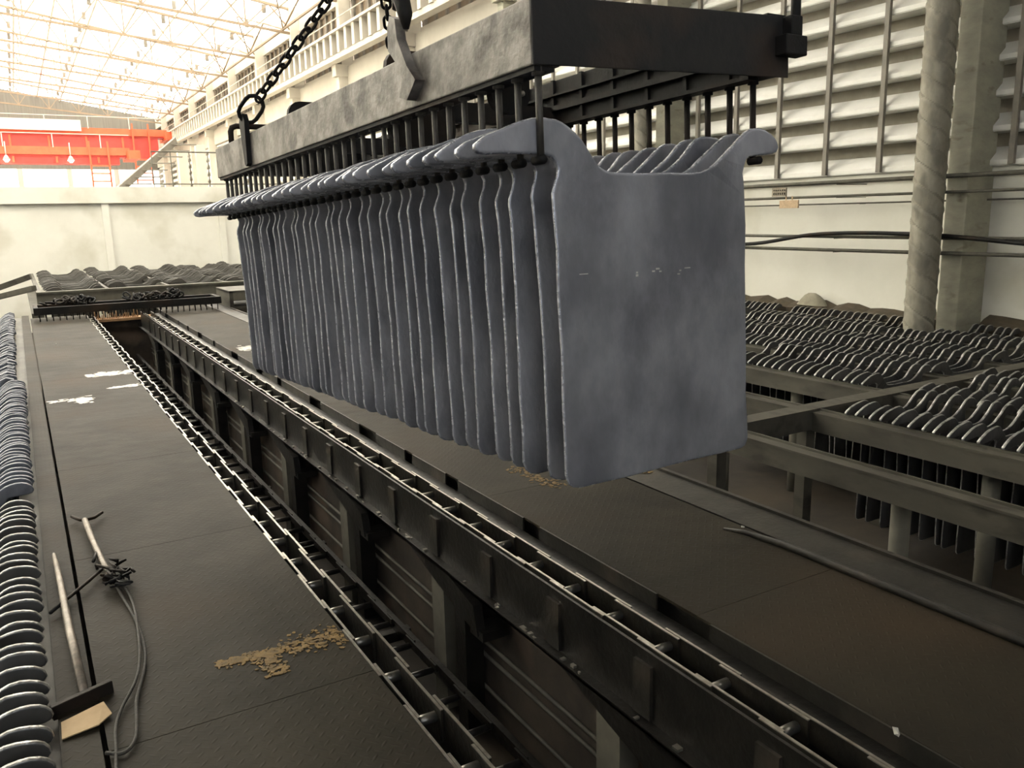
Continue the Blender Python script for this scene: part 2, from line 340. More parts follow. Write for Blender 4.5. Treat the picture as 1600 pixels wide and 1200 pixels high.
# concrete columns and spiral ducts
for k in range(-1, 12):
    y = C0 + BAY * k
    lab = ('square concrete column with a stained shaded face beside the spiral duct, at the right edge' if k == 0 else
           'concrete column of the right wall, %s one beyond the column at the right edge' % nth(k) if k > 0 else 'concrete column of the right wall nearest the camera, outside the picture edge')
    if k < 0: continue
    b = MB(); b.box(10.42, y - .14, FZ, 10.99, y + .14, 6.9); b.box(10.3, y - .2, 6.5, 10.99, y + .2, 6.9); b.box(10.55, y - .14, 6.9, 10.99, y + .14, 9.95)
    o = b.build('concrete_column', CONC if k < 3 else WHITE, None, .015); tag(o, lab, 'column', 'columns of the right wall')
def duct(x, y, z0, z1, r):
    b = MB(); n = 40; m = int((z1 - z0) / .02); vs = []; fs = []
    for i in range(m + 1):
        z = z0 + (z1 - z0) * i / m
        for j in range(n):
            a = 2 * PI * j / n; ph = (z / .26 + 3 * a / (2 * PI)) % 1.0
            rr = r + .012 * math.exp(-((ph - .5) / .10) ** 2) - .014 * math.exp(-((ph - .66) / .05) ** 2)
            vs.append((x + rr * math.cos(a), y + rr * math.sin(a), z))
    for i in range(m):
        for j in range(n): fs.append((i * n + j, i * n + (j + 1) % n, (i + 1) * n + (j + 1) % n, (i + 1) * n + j))
    b.add(vs, fs, 0, True)
    for q, f in enumerate(fs):
        i, j = divmod(q, n); z = z0 + (z1 - z0) * i / m; ph = (z / .26 + 3 * (j + .5) / n) % 1.0
        if .58 < ph < .72: b.m[q] = 1
    return b
o = duct(10.10, 6.62, FZ, 6.85, .185).build('spiral_duct', [DUCT, SEAM]); tag(o, 'tall spiral-wound grey duct standing in front of the column at the right edge', 'duct')
o = duct(10.10, 12.35, FZ, 6.8, .15).build('spiral_duct', [DUCT, SEAM]); tag(o, 'spiral-wound duct glimpsed between the hanging rods below the lifting frame', 'duct')
# pipes and cable on the right wall
def pipe(z, r, x, y0, y1, lab):
    t = thing('wall_pipe', lab, 'pipe', (x, y0, z), 'pipes along the right wall')
    b = MB(); b.tube([(0, 0, 0), (0, y1 - y0, 0)], r, 10); b.build('tube', PIPE, t)
    y = 1.4
    while y < y1 - y0: b = MB(); b.box(-r * 1.2, y, -r * 1.3, 10.99 - x, y + .012, -r * .9); b.build('bracket', PIPE, t); y += 2.9
pipe(1.975, .030, 10.36, 1, 25.8, 'uppermost dark horizontal pipe on the right wall just under the louvres')
pipe(1.775, .020, 10.36, 1, 25.8, 'thin dark pipe running below the uppermost pipe on the right wall')
pipe(1.67, .012, 10.88, 1, 25.8, 'thinnest pipe close to the plaster under the two dark pipes')
pipe(1.195, .024, 10.36, 1, 25.8, 'horizontal pipe at mid height of the right wall above the sagging cable')
pipe(1.00, .026, 10.36, 1, 25.8, 'lowest dark horizontal pipe on the right wall behind the duct')
b = MB(); pts = []
for i in range(60):
    y = 2 + i * .22; z = 1.26 - .22 / (1 + math.exp(-(y - 9.1) * 3)) - .16 / (1 + math.exp((y - 5.9) * 2.2))
    pts.append((10.28, y, z))
b.tube(pts, .028, 8); o = b.build('power_cable', SOOT); tag(o, 'thick black cable sagging along the right wall between the lower pipes', 'cable')
# two small label boards on the wall
b = MB(); b.box(10.31, 9.12, 1.80, 10.335, 9.40, 1.93); s1 = b.build('label_board', SIGNA); tag(s1, 'small grey stencilled board hung on the pipe of the right wall, upper of two', 'sign')
b = MB(); rr = random.Random(3)
for row in (0, 1):
    y = 9.37
    for q in range(6):
        hgt = .018 if row == 0 else .032; zz = 1.885 if row == 0 else 1.825
        b.box(10.302, y - .022, zz, 10.31, y - .006, zz + hgt); b.box(10.302, y - .03, zz + (0 if q % 2 else hgt - .006), 10.31, y - .012, zz + (0.006 if q % 2 else hgt)); y -= .042
b.build('lettering', SOOT, s1)
b = MB(); b.box(10.31, 8.88, 1.62, 10.335, 9.24, 1.74); b.box(10.325, 9.0, 1.74, 10.335, 9.02, 1.80); b.box(10.325, 9.12, 1.74, 10.335, 9.14, 1.80); o = b.build('label_board', SIGNB); tag(o, 'small tan board on the right wall, lower of two', 'sign')
# dirt ledge and rubble at the foot of the right wall
b = MB(); rr = random.Random(5); N1 = 90; vs = []; fs = []
for i in range(N1):
    y = 4.2 + i * .2
    hh = .05 + .07 * rr.random(); xx = 10.62 + .12 * rr.random()
    vs += [(xx + .1, y, -.25), (xx + .03, y, hh * .6), (10.85, y, hh + .04 * rr.random()), (10.985, y, hh + .06)]
for i in range(N1 - 1):
    yy = 4.2 + i * .2
    if any(C0 + BAY * q - .4 < yy < C0 + BAY * q + .2 for q in range(4)): continue
    for j in range(3): fs.append((i * 4 + j, i * 4 + j + 1, i * 4 + 5 + j, i * 4 + 4 + j))
b.add(vs, fs); o = b.build('dirt_bank', DIRT); tag(o, 'dark crust of dirt piled along the foot of the right wall', 'dirt', None, 'stuff')
b = MB(); vs = []; fs = []
for (cy, cz, rx, h) in ((8.95, .10, .30, .20),):
    n = 10
    for j in range(4):
        for i in range(n):
            a = 2 * PI * i / n; q = 1 - j / 4; wob = .85 + .3 * rr.random()
            vs.append((10.82 + .13 * q * math.cos(a), cy + rx * q * wob * math.sin(a), cz + h * (1 - q * q)))
    for j in range(3):
        for i in range(n): fs.append((j * n + i, j * n + (i + 1) % n, (j + 1) * n + (i + 1) % n, (j + 1) * n + i))
    fs.append(tuple(range(3 * n, 4 * n)))
b.add(vs, fs, 0, True); o = b.build('rubble_lump', mat('rubble', (.30, .28, .21), (.22, .2, .15), .9, 0, 8, .5, 20)); tag(o, 'pale rounded lump of rubble against the right wall beyond the stored plates', 'rubble')

# guard rail on the partition
gr = thing('guard_rail', 'rusty steel guard rail on top of the back partition wall', 'railing', (3.6, PY + .1, 2.62))
b = MB()
for zz in (.98, .08): b.tube([(0, 0, zz), (7.2, 0, zz)], .022, 6)
b.build('rails', PIPE, gr)
for i in range(15):
    b = MB(); b.tube([(i * .51, 0, 0), (i * .51, 0, .98)], .016, 6); b.build('post', PIPE, gr)
st = thing('stair_stringer', 'dark sloping steel stair beam rising behind the partition at the left of the railing', 'stair', (0, 0, 0))
b = MB(); b.bar((2.75, PY + 2.25, 2.5), (5.2, PY + 5.6, 4.4), .08, .24); b.build('stringer', MULL, st)
b = MB()
for i in range(7): b.box(3.1 + i * .32, PY + 2.7 + i * .43, 2.8 + i * .24, 3.9 + i * .32, PY + 2.95 + i * .43, 2.83 + i * .24)
b.build('treads', MULL, st)
# orange cranes
def crane(y, z, x1, lab, h):
    t = thing('overhead_crane', lab, 'crane', (0, y, z), 'overhead cranes at the far end')
    b = MB(); b.box(-15.5, -.5, 0, x1, .5, .10); b.box(-15.5, -.45, -h, x1 - .6, -.40, 0); b.box(-15.5, -.5, -h - .08, x1 - .6, .5, -h); b.box(-15.5, .40, -h, x1 - .6, .45, 0)
    b.build('girder', RED, t)
    b = MB(); b.box(-15.5, -.62, .10, x1, .6, .55); x = -15
    while x < x1 - 1: b.box(x, -.53, -h, x + .12, -.45, 0); x += 2.2
    b.build('side_panel', ORANGE, t)
    b = MB(); b.box(x1 - .2, -1.6, -.15, x1 + .45, 1.6, .35); b.build('end_carriage', ORANGE, t)
    b = MB()
    for q in range(4): b.box(x1 - 2.2, -.75, -h - .2 - q * .45, x1 - 1.2, -.7, -h - .12 - q * .45)
    b.box(x1 - 2.25, -.75, -h - 1.8, x1 - 2.15, -.7, .9); b.box(x1 - 1.25, -.75, -h - 1.8, x1 - 1.15, -.7, .9)
    b.build('ladder_cage', ORANGE, t)
    b = MB(); x = -15
    b.box(-15.5, -.8, 1.25, x1, -.76, 1.29)
    while x < x1: b.box(x, -.8, .5, x + .05, -.76, 1.27); x += 2.5
    b.build('hand_rail', WHITE, t)
    return t
c1 = crane(64, 7.35, 9.9, 'orange-red overhead crane at the far end, the higher of two', 1.3)
b = MB(); b.box(-15, -.9, .3, 4.6, -.7, 1.0); b.build('white_panel', WHITE, c1)
crane(57, 5.55, 6.6, 'orange-red overhead crane at the far end, the lower one with two hanging lamps', .35)
for i, (x, lab) in enumerate(((.12, 'glowing lamp hanging under the lower orange crane, left one'), (3.35, 'glowing lamp hanging under the lower orange crane, right one'))):
    t = thing('hanging_lamp', lab, 'lamp', (x, 56.0, 5.5), 'lamps under the crane')
    b = MB(); b.tube([(0, 0, 0), (0, 0, .8)], .03, 6); b.tube([(0, 0, .05), (0, 0, -.18)], [.06, .2], 10); b.build('lamp_shade', WHITE, t)
    b = MB(); b.tube([(0, 0, -.1), (0, 0, -.2), (0, 0, -.32)], [.1, .17, .06], 10); b.build('bulb', LAMP, t)
# light bits of the hall in front of the far end: brick-like store shapes behind the rail
b = MB()
for i in range(9): b.box(5.3 + i * .62, PY + 6, 2.45, 5.62 + i * .62, PY + 6.3, 4.1 + .25 * math.sin(i * 2.1))
o = b.build('wall_fin_panels', WHITE); tag(o, 'pale sheeted screen standing behind the railing', 'screen')

# ================================================================== DECKS
GAPX = .048
def deckplate(x0, x1, y0, y1, z, lab, grp):
    b = MB(); b.box(x0, y0 + .0018, -.012, x1, y1 - .0018, 0)
    o = b.build('deck_plate', TREAD); o.location = (0, 0, z); return tag(o, lab, 'floor plate', grp)
ys = [-1.2, .9, 2.62, 4.35, 6.1, 9.9, 13.4, 16.9]
for i in range(len(ys) - 1):
    deckplate(GAPX + .012, .93, ys[i], ys[i + 1], 0, ('dark tread plate of the left walkway, %s from the camera end' % nth(i + 1)), 'left walkway plates')
ys2 = [-.6, .55, 2.3, 4.05, 7.6, 11.2, 14.9, 17.3]
for i in range(len(ys2) - 1):
    deckplate(2.19, 3.06, ys2[i], ys2[i + 1], 0, ('dark tread plate of the right walkway, %s from the camera end' % nth(i + 1)), 'right walkway plates')
b = MB(); b.box(-.068, -1.2, -.16, GAPX - .004, 17.5, .0); o = b.build('kerb_strip', TREAD); tag(o, 'narrow steel kerb strip between the left walkway and the left plate rack', 'kerb')
b = MB(); b.box(3.085, -1.2, -.05, 3.36, 17.3, -.004); b.box(3.34, -1.2, -.16, 3.37, 17.3, .012); o = b.build('walkway_edge', FRAME); tag(o, 'raised steel edge channel along the outer side of the right walkway', 'edging')
b = MB(); pts = [(3.03, -1, .012), (3.035, 1.2, .014), (3.02, 2.6, .012), (2.99, 2.82, .008), (2.95, 2.92, .004)]; b.tube(pts, [.022, .022, .02, .014, .006], 8)
o = b.build('steel_bar', FRAME); tag(o, 'long rounded steel bar lying along the outer side of the right walkway', 'bar')
# beams carrying the decks
for (x0, x1, lab) in ((.08, .90, 'left walkway'), (2.24, 3.3, 'right walkway')):
    t = thing('walkway_trestle', 'dark steel frame carrying the %s plates' % lab, 'frame')
    for x in (x0, x1 - .08):
        b = MB(); b.box(x, -1.2, -.22, x + .08, 17, -.0125); b.build('bearer', DARKST, t)
    y = .2; b = MB()
    for q in range(11): b.box(x0 + .08, -.6 + q * 1.62, -.12, x1 - .08, -.52 + q * 1.62, -.03)
    b.build('joists', DARKST, t)
    for q in range(11):
        for x in (x0, x1 - .08):
            b = MB(); b.box(x + .01, -.6 + q * 1.62, FZ, x + .08, -.52 + q * 1.62, -.22); b.build('post', FRAME, t)
# trench walls below the conveyor
b = MB(); b.box(2.0, -1.2, FZ, 2.10, 17.0, -.42); o = struct('wall_trench', b, PLASTER)
b = MB(); b.box(1.0, 17.0, FZ, 2.1, 17.2, -.12); o = struct('wall_trench_end', b, PLASTER)
b = MB()
for zz, xx in ((-.72, 1.985), (-.80, 1.985), (-1.0, 1.985)): b.tube([(xx, -1, zz), (xx, 16.9, zz)], .012, 6)
o = b.build('trench_pipe', PIPE); tag(o, 'pipes running along the plastered trench wall under the right conveyor', 'pipe')
b = MB(); rr = random.Random(8)
for i in range(26):
    x = 1.06 + i * .03; hh = .05 + .14 * rr.random(); b.tube([(x, 16.98, -.12 + .0), (x, 16.96, -.12 + hh)], [.014, .006], 5)
b.box(1.0, 16.9, -.16, 2.1, 17.2, -.11); o = b.build('salt_crust', ORANGECRUST); tag(o, 'ochre crust of drips on the far end ledge of the trench', 'crust', None, 'stuff')

# ------------------------------------------------------------------ chain conveyors
PITCH = .307
def link_mesh(w, inner, h, t=.010, m0=None):
    b = MB(); ins = .0125 if inner else 0
    for sx in (0, 1):
        x = (ins if sx == 0 else w - t - ins)
        L0, L1 = -.045, PITCH + .045
        b.box(x, L0, -h, x + t, L1, -.004, 1); b.box(x, L0, -.004, x + t, L1, 0, 0)
    return b.mesh('link', [m0, LINKD])
def pin_mesh(w, pinm):
    b = MB(); b.tube([(-.004, 0, -.05), (w + .012, 0, -.05)], .015, 8); b.tube([(.02, 0, -.05), (w - .02, 0, -.05)], .019, 10, mi=0); b.tube([(w, 0, -.05), (w + .008, 0, -.05)], .022, 8)
    return b.mesh('pin', pinm)
def chain(name, lab, x, y0, n, z, w, h=.075, grp='conveyor chains', top=None, pinm=None):
    t = thing(name, lab, 'chain', (x, y0, z), grp)
    lm = [link_mesh(w, k, h, m0=top or LINKM) for k in (0, 1)]; pm = pin_mesh(w, pinm or PINM)
    for i in range(n):
        o = link('link', lm[i % 2], t); o.location = (0, i * PITCH, -.002 * (i % 2))
        o = link('pin', pm, t); o.location = (0, i * PITCH, 0)
    return t
ANCH_L = 2.009 - 4 * PITCH
chain('conveyor_chain', 'left conveyor chain running in the slot beside the left walkway', .932, ANCH_L, 52, .0, .118, .12)
chain('conveyor_chain', 'right conveyor chain running along the top of the braced beam', 1.872, 1.631 - 3 * PITCH, 51, .0, .15, .09)
chain('return_chain', 'dark greasy return chain in the trench, nearer its left side', 1.49, .4, 50, -.76, .20, .03, 'return chains in the trench', DARKST, DULLPIN)
# frame of left conveyor
t = thing('conveyor_trestle', 'dark steel channel carrying the left conveyor chain', 'frame')
b = MB(); b.box(.925, -1, -.26, .935, 16.9, -.09); b.box(1.056, -1, -.26, 1.064, 16.9, -.10); b.box(.925, -1, -.27, 1.062, 16.9, -.255); b.build('channel', DARKST, t)
b = MB(); b.box(1.44, -1, -.86, 1.48, 16.9, -.80); b.box(1.70, -1, -.86, 1.74, 16.9, -.80); b.build('return_tray', DARKST, t)
for q in range(11):
    b = MB(); b.box(1.0, -.5 + q * 1.62, FZ, 1.06, -.44 + q * 1.62, -.27); b.build('post', DARKST, t)
    b = MB(); b.box(1.06, -.5 + q * 1.62, -.92, 1.80, -.44 + q * 1.62, -.86); b.build('tray_bearer', DARKST, t)
# frame of right conveyor
t = thing('conveyor_trestle', 'braced dark steel beam carrying the right conveyor chain over the trench', 'frame')
b = MB(); b.box(1.853, -1, -.29, 1.866, 16.9, -.012); b.box(2.028, -1, -.29, 2.04, 16.9, -.02); b.box(1.80, -1, -.302, 2.04, 16.9, -.29); b.box(1.80, -1, -.302, 1.806, 16.9, -.282)
b.build('beam', DARKST, t)
b = MB(); b.box(1.838, 0, -.28, 1.853, .10, -.06); wme = b.mesh('web_plate', FRAME)
for q in range(28): o = link('web_plate', wme, t); o.location = (0, -.9 + q * PITCH * 2, 0)
b = MB(); b.box(2.04, -1, -.085, 2.182, 17, -.075); b.box(2.045, -1, -.075, 2.06, 17, -.03); b.build('cover_strip', DARKST, t)
y = -1; rr = random.Random(4)
while y < 17:
    l = .4 + .7 * rr.random(); b = MB(); b.box(2.180, y, -.074, 2.189, min(17, y + l), -.001); b.build('side_flat', FRAME, t); y += l + .10 + .28 * rr.random()
PYS = [.84 + 1.63 * i for i in range(10)]
for y in PYS:
    b = MB(); b.box(1.87, y - .08, FZ, 1.97, y + .08, -.302); b.build('post', POSTC, t)
    b = MB(); b.box(1.86, y - .36, FZ, 1.97, y - .24, -.302); b.build('rear_post', DARKST, t)
    b = MB(); b.prism([(y + .31, -.303), (y - .24, -.303), (y - .56, -.375), (y - .60, -.53)], 'x', 1.81, 1.86); b.box(1.82, y - .64, -.55, 1.98, y - .50, -.50); b.build('brace', DARKST, t)
b = MB(); rr = random.Random(11)
for i in range(60):
    y = .8 + rr.random() * 9; b.box(1.806 + .02 * rr.random(), y, -.290, 1.82 + .02 * rr.random(), y + .012 + .02 * rr.random(), -.284 + .008 * rr.random())
o = b.build('metal_chips', LINKM); tag(o, 'bright metal chips lying on the lower flange of the right conveyor beam', 'scrap', None, 'stuff')

# ================================================================== LEAD PLATES
SC = .84
PROF = [(-.293, .050), (-.290, .062), (-.258, .085), (-.215, .106), (-.167, .125), (-.125, .137), (-.081, .147), (-.04, .152), (.006, .150), (.03, .142), (.052, .128), (.078, .107), (.102, .083), (.122, .060), (.145, .036), (.170, .014), (.197, .000), (.23, -.008),
        (.36, -.011), (.48, -.009), (.58, -.007), (.635, -.003), (.675, .006), (.71, .022), (.745, .045), (.78, .070), (.81, .094), (.84, .120), (.87, .140), (.90, .150), (.935, .153), (.97, .149), (1.0, .139), (1.022, .124), (1.036, .105), (1.041, .085), (1.030, .068), (1.01, .062),
        (.96, .059), (.91, .056), (.88, .050), (.866, .036), (.860, .015), (.860, -.01), (.864, -.04), (.868, -.09), (.872, -.2), (.876, -.35), (.881, -.5), (.887, -.7), (.892, -.85), (.896, -.98), (.894, -1.03), (.882, -1.055), (.862, -1.064),
        (.75, -1.065), (.6, -1.066), (.45, -1.067), (.3, -1.067), (.15, -1.067), (.062, -1.066), (.034, -1.060), (.014, -1.045), (.004, -1.015), (.002, -.9), (0, -.75), (-.003, -.6), (-.008, -.4), (-.012, -.25), (-.016, -.15), (-.022, -.10), (-.022, -.08), (-.012, -.05), (-.002, -.025), (.000, -.004), (-.006, .014), (-.018, .028), (-.038, .037), (-.067, .041), (-.13, .039), (-.20, .036), (-.26, .034), (-.282, .038)]
def plate_mesh(name, mats, seed, lo=False):
    r = random.Random(seed); P = PROF
    if lo: P = PROF[::3]
    n = len(P); P = [Vector((x, z)) for x, z in P]
    ph = [r.random() * 6 for _ in range(4)]
    Q = []
    for i, p in enumerate(P):
        a = P[i - 1]; c = P[(i + 1) % n]; t = (c - a).normalized(); nn = Vector((t.y, -t.x))   # clockwise outline: outward is left of... fixed below
        w = .0022 * math.sin(p.y * 23 + ph[0]) + .0018 * math.sin(p.y * 51 + ph[1]) + .0022 * math.sin(p.x * 31 + ph[2])
        Q.append((p, nn, w))
    area = sum(P[i - 1].x * P[i].y - P[i].x * P[i - 1].y for i in range(n))
    sg = 1 if area > 0 else -1
    T = .0062
    def warp(x, z): return .006 * math.sin(x * 3 + ph[3]) * (1 if z < 0 else .3) + .004 * math.sin(z * 5 + ph[0])
    rings = []
    for (off, y) in ((-.012, -T * .97), (-.004, -T), (-.001, -T * .6), (.0, 0), (-.001, T * .6), (-.004, T), (-.012, T * .97)):
        ring = []
        for p, nn, w in Q:
            q = p + nn * sg * (off + w); k = 2.0 if p.y > .03 else 1.0 + max(0, min(1, (p.y + .02) / .05))
            ring.append(Vector((q.x * SC, (y * k + warp(q.x, q.y)) * SC, q.y * SC)))
        rings.append(ring)
    if lo: rings = [rings[1], rings[3], rings[5]]
    vs = [v for rg in rings for v in rg]; fs = []; mi = []
    m = len(rings)
    for k in range(m - 1):
        for i in range(n):
            fs.append((k * n + i, k * n + (i + 1) % n, (k + 1) * n + (i + 1) % n, (k + 1) * n + i)); mi.append(1 if (0 < k < m - 2 or lo) else 0)
    fs.append(tuple(range(n))); fs.append(tuple((m - 1) * n + i for i in reversed(range(n)))); mi += [0, 0]
    me = bpy.data.meshes.new(name); me.from_pydata(vs, [], fs)
    for mm in mats: me.materials.append(mm)
    me.polygons.foreach_set('material_index', mi); me.polygons.foreach_set('use_smooth', [True] * (len(fs) - 2) + [False, False])
    bm = bmesh.new(); bm.from_mesh(me); bmesh.ops.recalc_face_normals(bm, faces=bm.faces)
    if not lo: bmesh.ops.triangulate(bm, faces=[f for f in bm.faces if len(f.verts) > 4])
    bm.to_mesh(me); bm.free()
    return me

FLECKS = [(.325, -.362, .010, .008), (.326, -.351, .008, .006), (.40, -.350, .012, .005), (.418, -.343, .016, .006), (.434, -.352, .010, .005), (.521, -.366, .012, .005), (.53, -.354, .009, .005), (.556, -.346, .028, .004), (.08, -.342, .035, .003)]
# ---------- hanging load: frame space of the tilted lifting frame
A = Vector((1.5, 2.266, 1.746)); B = Vector((1.372, 6.066, 1.605))
fD = (B - A).normalized(); fX = fD.cross(Vector((0, 0, 1))).normalized(); fZ = fX.cross(fD)
RM = Matrix((fX, fD, fZ)).transposed().to_4x4()
ORG = CAMPOS + (A - CAMPOS) * SC
FM = Matrix.Translation(ORG) @ RM
NP = 34; PP = .1155
hm = [plate_mesh('lead_plate', [LEAD, LEAD_EDGE], 20 + i) for i in range(4)]
rr = random.Random(2)
for k in range(NP):
    o = link('lead_plate', hm[k % 4])
    dx = 0 if k == 0 else rr.uniform(-.012, .012) * SC; dy = 0 if k == 0 else rr.uniform(-.008, .008) * SC
    o.matrix_world = FM @ Matrix.Translation((dx, k * PP * SC + dy, 0)) @ Matrix.Rotation(0 if k == 0 else rr.uniform(-.012, .012), 4, 'X')
    lab = ('front lead plate of the hanging load, its whole broad grey face showing' if k == 0 else
           'rearmost lead plate of the hanging load, at its far left end' if k == NP - 1 else
           'hanging blue-grey lead plate, %s behind the front plate' % nth(k))
    tag(o, lab, 'lead plate', 'lead plates hanging from the lifting frame')
    if k == 0:
        b = MB()
        bt = BVHTree.FromPolygons([v.co for v in o.data.vertices], [tuple(p.vertices) for p in o.data.polygons])
        for fx, fz, w_, h_ in FLECKS:
            hit = bt.ray_cast(Vector(((fx + w_ / 2) * SC, -1, (fz + h_ / 2) * SC)), Vector((0, 1, 0)))[0]
            b.box(fx * SC, hit.y - .0015, fz * SC, (fx + w_) * SC, hit.y + .002, (fz + h_) * SC)
        b.build('white_flecks', OFFWHITE, o)

# ---------- lifting frame
lf = thing('lifting_cradle', 'rectangular sooty steel lifting frame carrying the hanging lead plates', 'lifting frame')
lf.matrix_world = FM
def s(*a): return [q * SC for q in a]
def lbox(b, *a, mi=0): b.box(*s(*a), mi=mi)
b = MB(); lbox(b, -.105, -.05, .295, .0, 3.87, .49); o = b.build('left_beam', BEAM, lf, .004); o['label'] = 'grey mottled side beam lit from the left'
b = MB(); lbox(b, -.095, -.045, .280, -.02, 3.86, .296); b.build('left_rod_rail', SOOT, lf)
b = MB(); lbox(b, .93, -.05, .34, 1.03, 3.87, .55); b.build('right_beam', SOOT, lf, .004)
b = MB(); lbox(b, .885, .0, .325, .935, 3.86, .34); lbox(b, .90, 0, .40, .93, 3.86, .425); lbox(b, .90, 0, .47, .93, 3.86, .48)
y = .12
while y < 3.7: lbox(b, .915, y, .34, .93, y + .02, .55); y += .23
b.build('right_rod_rail', SOOT, lf)
b = MB(); b.add([Vector(s(*p)) for p in ((-.1045, -.058, .294), (1.035, -.058, .33), (1.035, -.058, .545), (-.1045, -.058, .492), (-.1045, -.052, .294), (1.035, -.052, .33), (1.035, -.052, .545), (-.1045, -.052, .492))], [(0, 1, 2, 3), (7, 6, 5, 4), (0, 4, 5, 1), (1, 5, 6, 2), (2, 6, 7, 3), (3, 7, 4, 0)])
o = b.build('front_cross_beam', RUSTY, lf, .004); o['label'] = 'black front cross beam with faint rust'
b = MB(); lbox(b, 0, 3.78, .31, .93, 3.87, .50); b.build('rear_cross_beam', SOOT, lf)
for y in (1.27, 2.55):
    b = MB(); lbox(b, 0, y, .33, .93, y + .05, .42); b.build('cross_tie', SOOT, lf)
def rplate(x0, x1, z0, z1, y, hole=None):
    pts = []; r = .07
    for cx, cz, a0 in ((x1 - r, z1 - r, 0), (x0 + r, z1 - r, 90), (x0 + r, z0 + r, 180), (x1 - r, z0 + r, 270)):
        for q in range(5): a = math.radians(a0 + q * 22.5); pts.append(((cx + r * math.cos(a)) * SC, (cz + r * math.sin(a)) * SC))
    b = MB(); b.prism(pts, 'y', y * SC, (y + .035) * SC)
    return b
rplate(-.02, .30, .20, .60, 1.17).build('lifting_plate', SOOT, lf); rplate(-.02, .30, .20, .60, 2.50).build('lifting_plate', SOOT, lf)
o = rplate(-.02, .14, .215, .44, .33).build('lifting_plate', SOOT, lf)
b = MB(); b.tube([(.105 * SC, .322 * SC, .285 * SC), (.105 * SC, .329 * SC, .285 * SC)], .010 * SC, 10); b.build('plate_bolt', LINKM, lf)
# bent handle at far end
b = MB(); b.tube([s(-.06, 3.60, .45), s(-.06, 3.60, .575), s(-.05, 3.60, .60), s(-.02, 3.60, .612), s(.3, 3.60, .612), s(.5, 3.60, .612), s(.53, 3.60, .59), s(.54, 3.60, .5), s(.54, 3.78, .45)], .016, 8); b.build('handle', SOOT, lf)
# hanging rods with feet
def rod_mesh(x, z1, side):
    zf = .021 if side < 0 else .038; e = 1 if side < 0 else -1
    b = MB(); b.tube([s(x, 0, z1), s(x, 0, zf)], .0098, 8)
    b.tube([s(x, -.022 * e, zf), s(x, -.016 * e, zf), s(x, .036 * e, zf), s(x, .042 * e, zf)], [.007, .0125, .0125, .007], 9, mi=1); b.tube([s(x, 0, z1 - .03), s(x, 0, z1 + .004)], .017, 8); return b.mesh('rod', [RODM if side < 0 else SOOT, SOOT])
rl, rrm = rod_mesh(-.068, .30, -1), rod_mesh(.945, .345, 1)
for k in range(NP):
    for m_ in (rl, rrm):
        o = link('rod', m_, lf); o.location = (0, (k * PP + (-.026 if m_ is rl else .030)) * SC, 0)
# flat hooks on the outer face of the left beam
b = MB()
b.prism([(y * SC, z * SC) for y, z in ((3.10, .56), (3.06, .60), (3.01, .60), (2.985, .56), (3.0, .31), (3.03, .295), (3.055, .31))], 'x', -.135 * SC, -.106 * SC); b.build('flat_hook', SOOT, lf)
b = MB()
b.prism([(y * SC, z * SC) for y, z in ((.87, .60), (.845, .64), (.80, .62), (.79, .545), (.72, .435), (.655, .375), (.735, .315), (.80, .335), (.76, .395), (.82, .47), (.875, .52))], 'x', -.145 * SC, -.106 * SC); b.build('flat_hook', BEAM, lf)
b = MB(); b.box(*s(1.0, -.10, .47, 1.06, -.02, .54)); b.box(*s(.96, -.11, .40, 1.075, -.055, .47)); b.tube([s(1.055, -.07, .44), s(1.06, -.07, .9)], .016, 8); b.build('corner_lug', SOOT, lf, .004)

# ---------- chains up to the crane hook
APX = FM @ Vector(s(.45, 2.2, 1.45))
def link_loop(b, c, d, u, L, W, r):
    d = d.normalized(); u = (u - d * u.dot(d)).normalized(); pts = []
    hl = L / 2 - W / 2
    for i in range(7): a = -PI / 2 + PI * i / 6; pts.append(c + d * (hl + math.cos(a) * W / 2) + u * (math.sin(a) * W / 2))
    for i in range(7): a = PI / 2 + PI * i / 6; pts.append(c + d * (-hl + math.cos(a) * W / 2) + u * (math.sin(a) * W / 2))
    b.tube(pts, r, 7, closed=True)
def hang_chain(p0, p1, lab, first=.15):
    t = thing('lifting_chain', lab, 'chain', p0, 'chains between lifting frame and crane hook')
    d = (p1 - p0); Lt = d.length; dn = d.normalized(); side = dn.cross(Vector((0, 0, 1))).normalized(); up = side.cross(dn)
    b = MB(); link_loop(b, dn * first * .42, dn, side * .6 + up, first, first * .62, .0105); b.build('end_ring', SOOT, t)
    pos = first * .84; Lk = .072; i = 0
    me = []
    for q in (0, 1):
        b = MB(); link_loop(b, Vector((0, 0, 0)), dn, side if q else up, Lk, .042, .0075); me.append(b.mesh('link', SOOT))
    while pos + Lk < Lt:
        o = link('link', me[i % 2], t); o.location = dn * (pos + Lk * .36); pos += Lk - .0165; i += 1
    return t
hang_chain(FM @ Vector(s(-.12, 3.03, .575)), APX, 'black lifting chain slanting up from the far end of the grey side beam')
hang_chain(FM @ Vector(s(.92, 3.03, .55)), APX, 'black lifting chain rising steeply from behind the grey side beam')
hang_chain(FM @ Vector(s(-.085, .875, .93)), APX, 'black lifting chain rising from the heavy hook near the front of the side beam', .10)
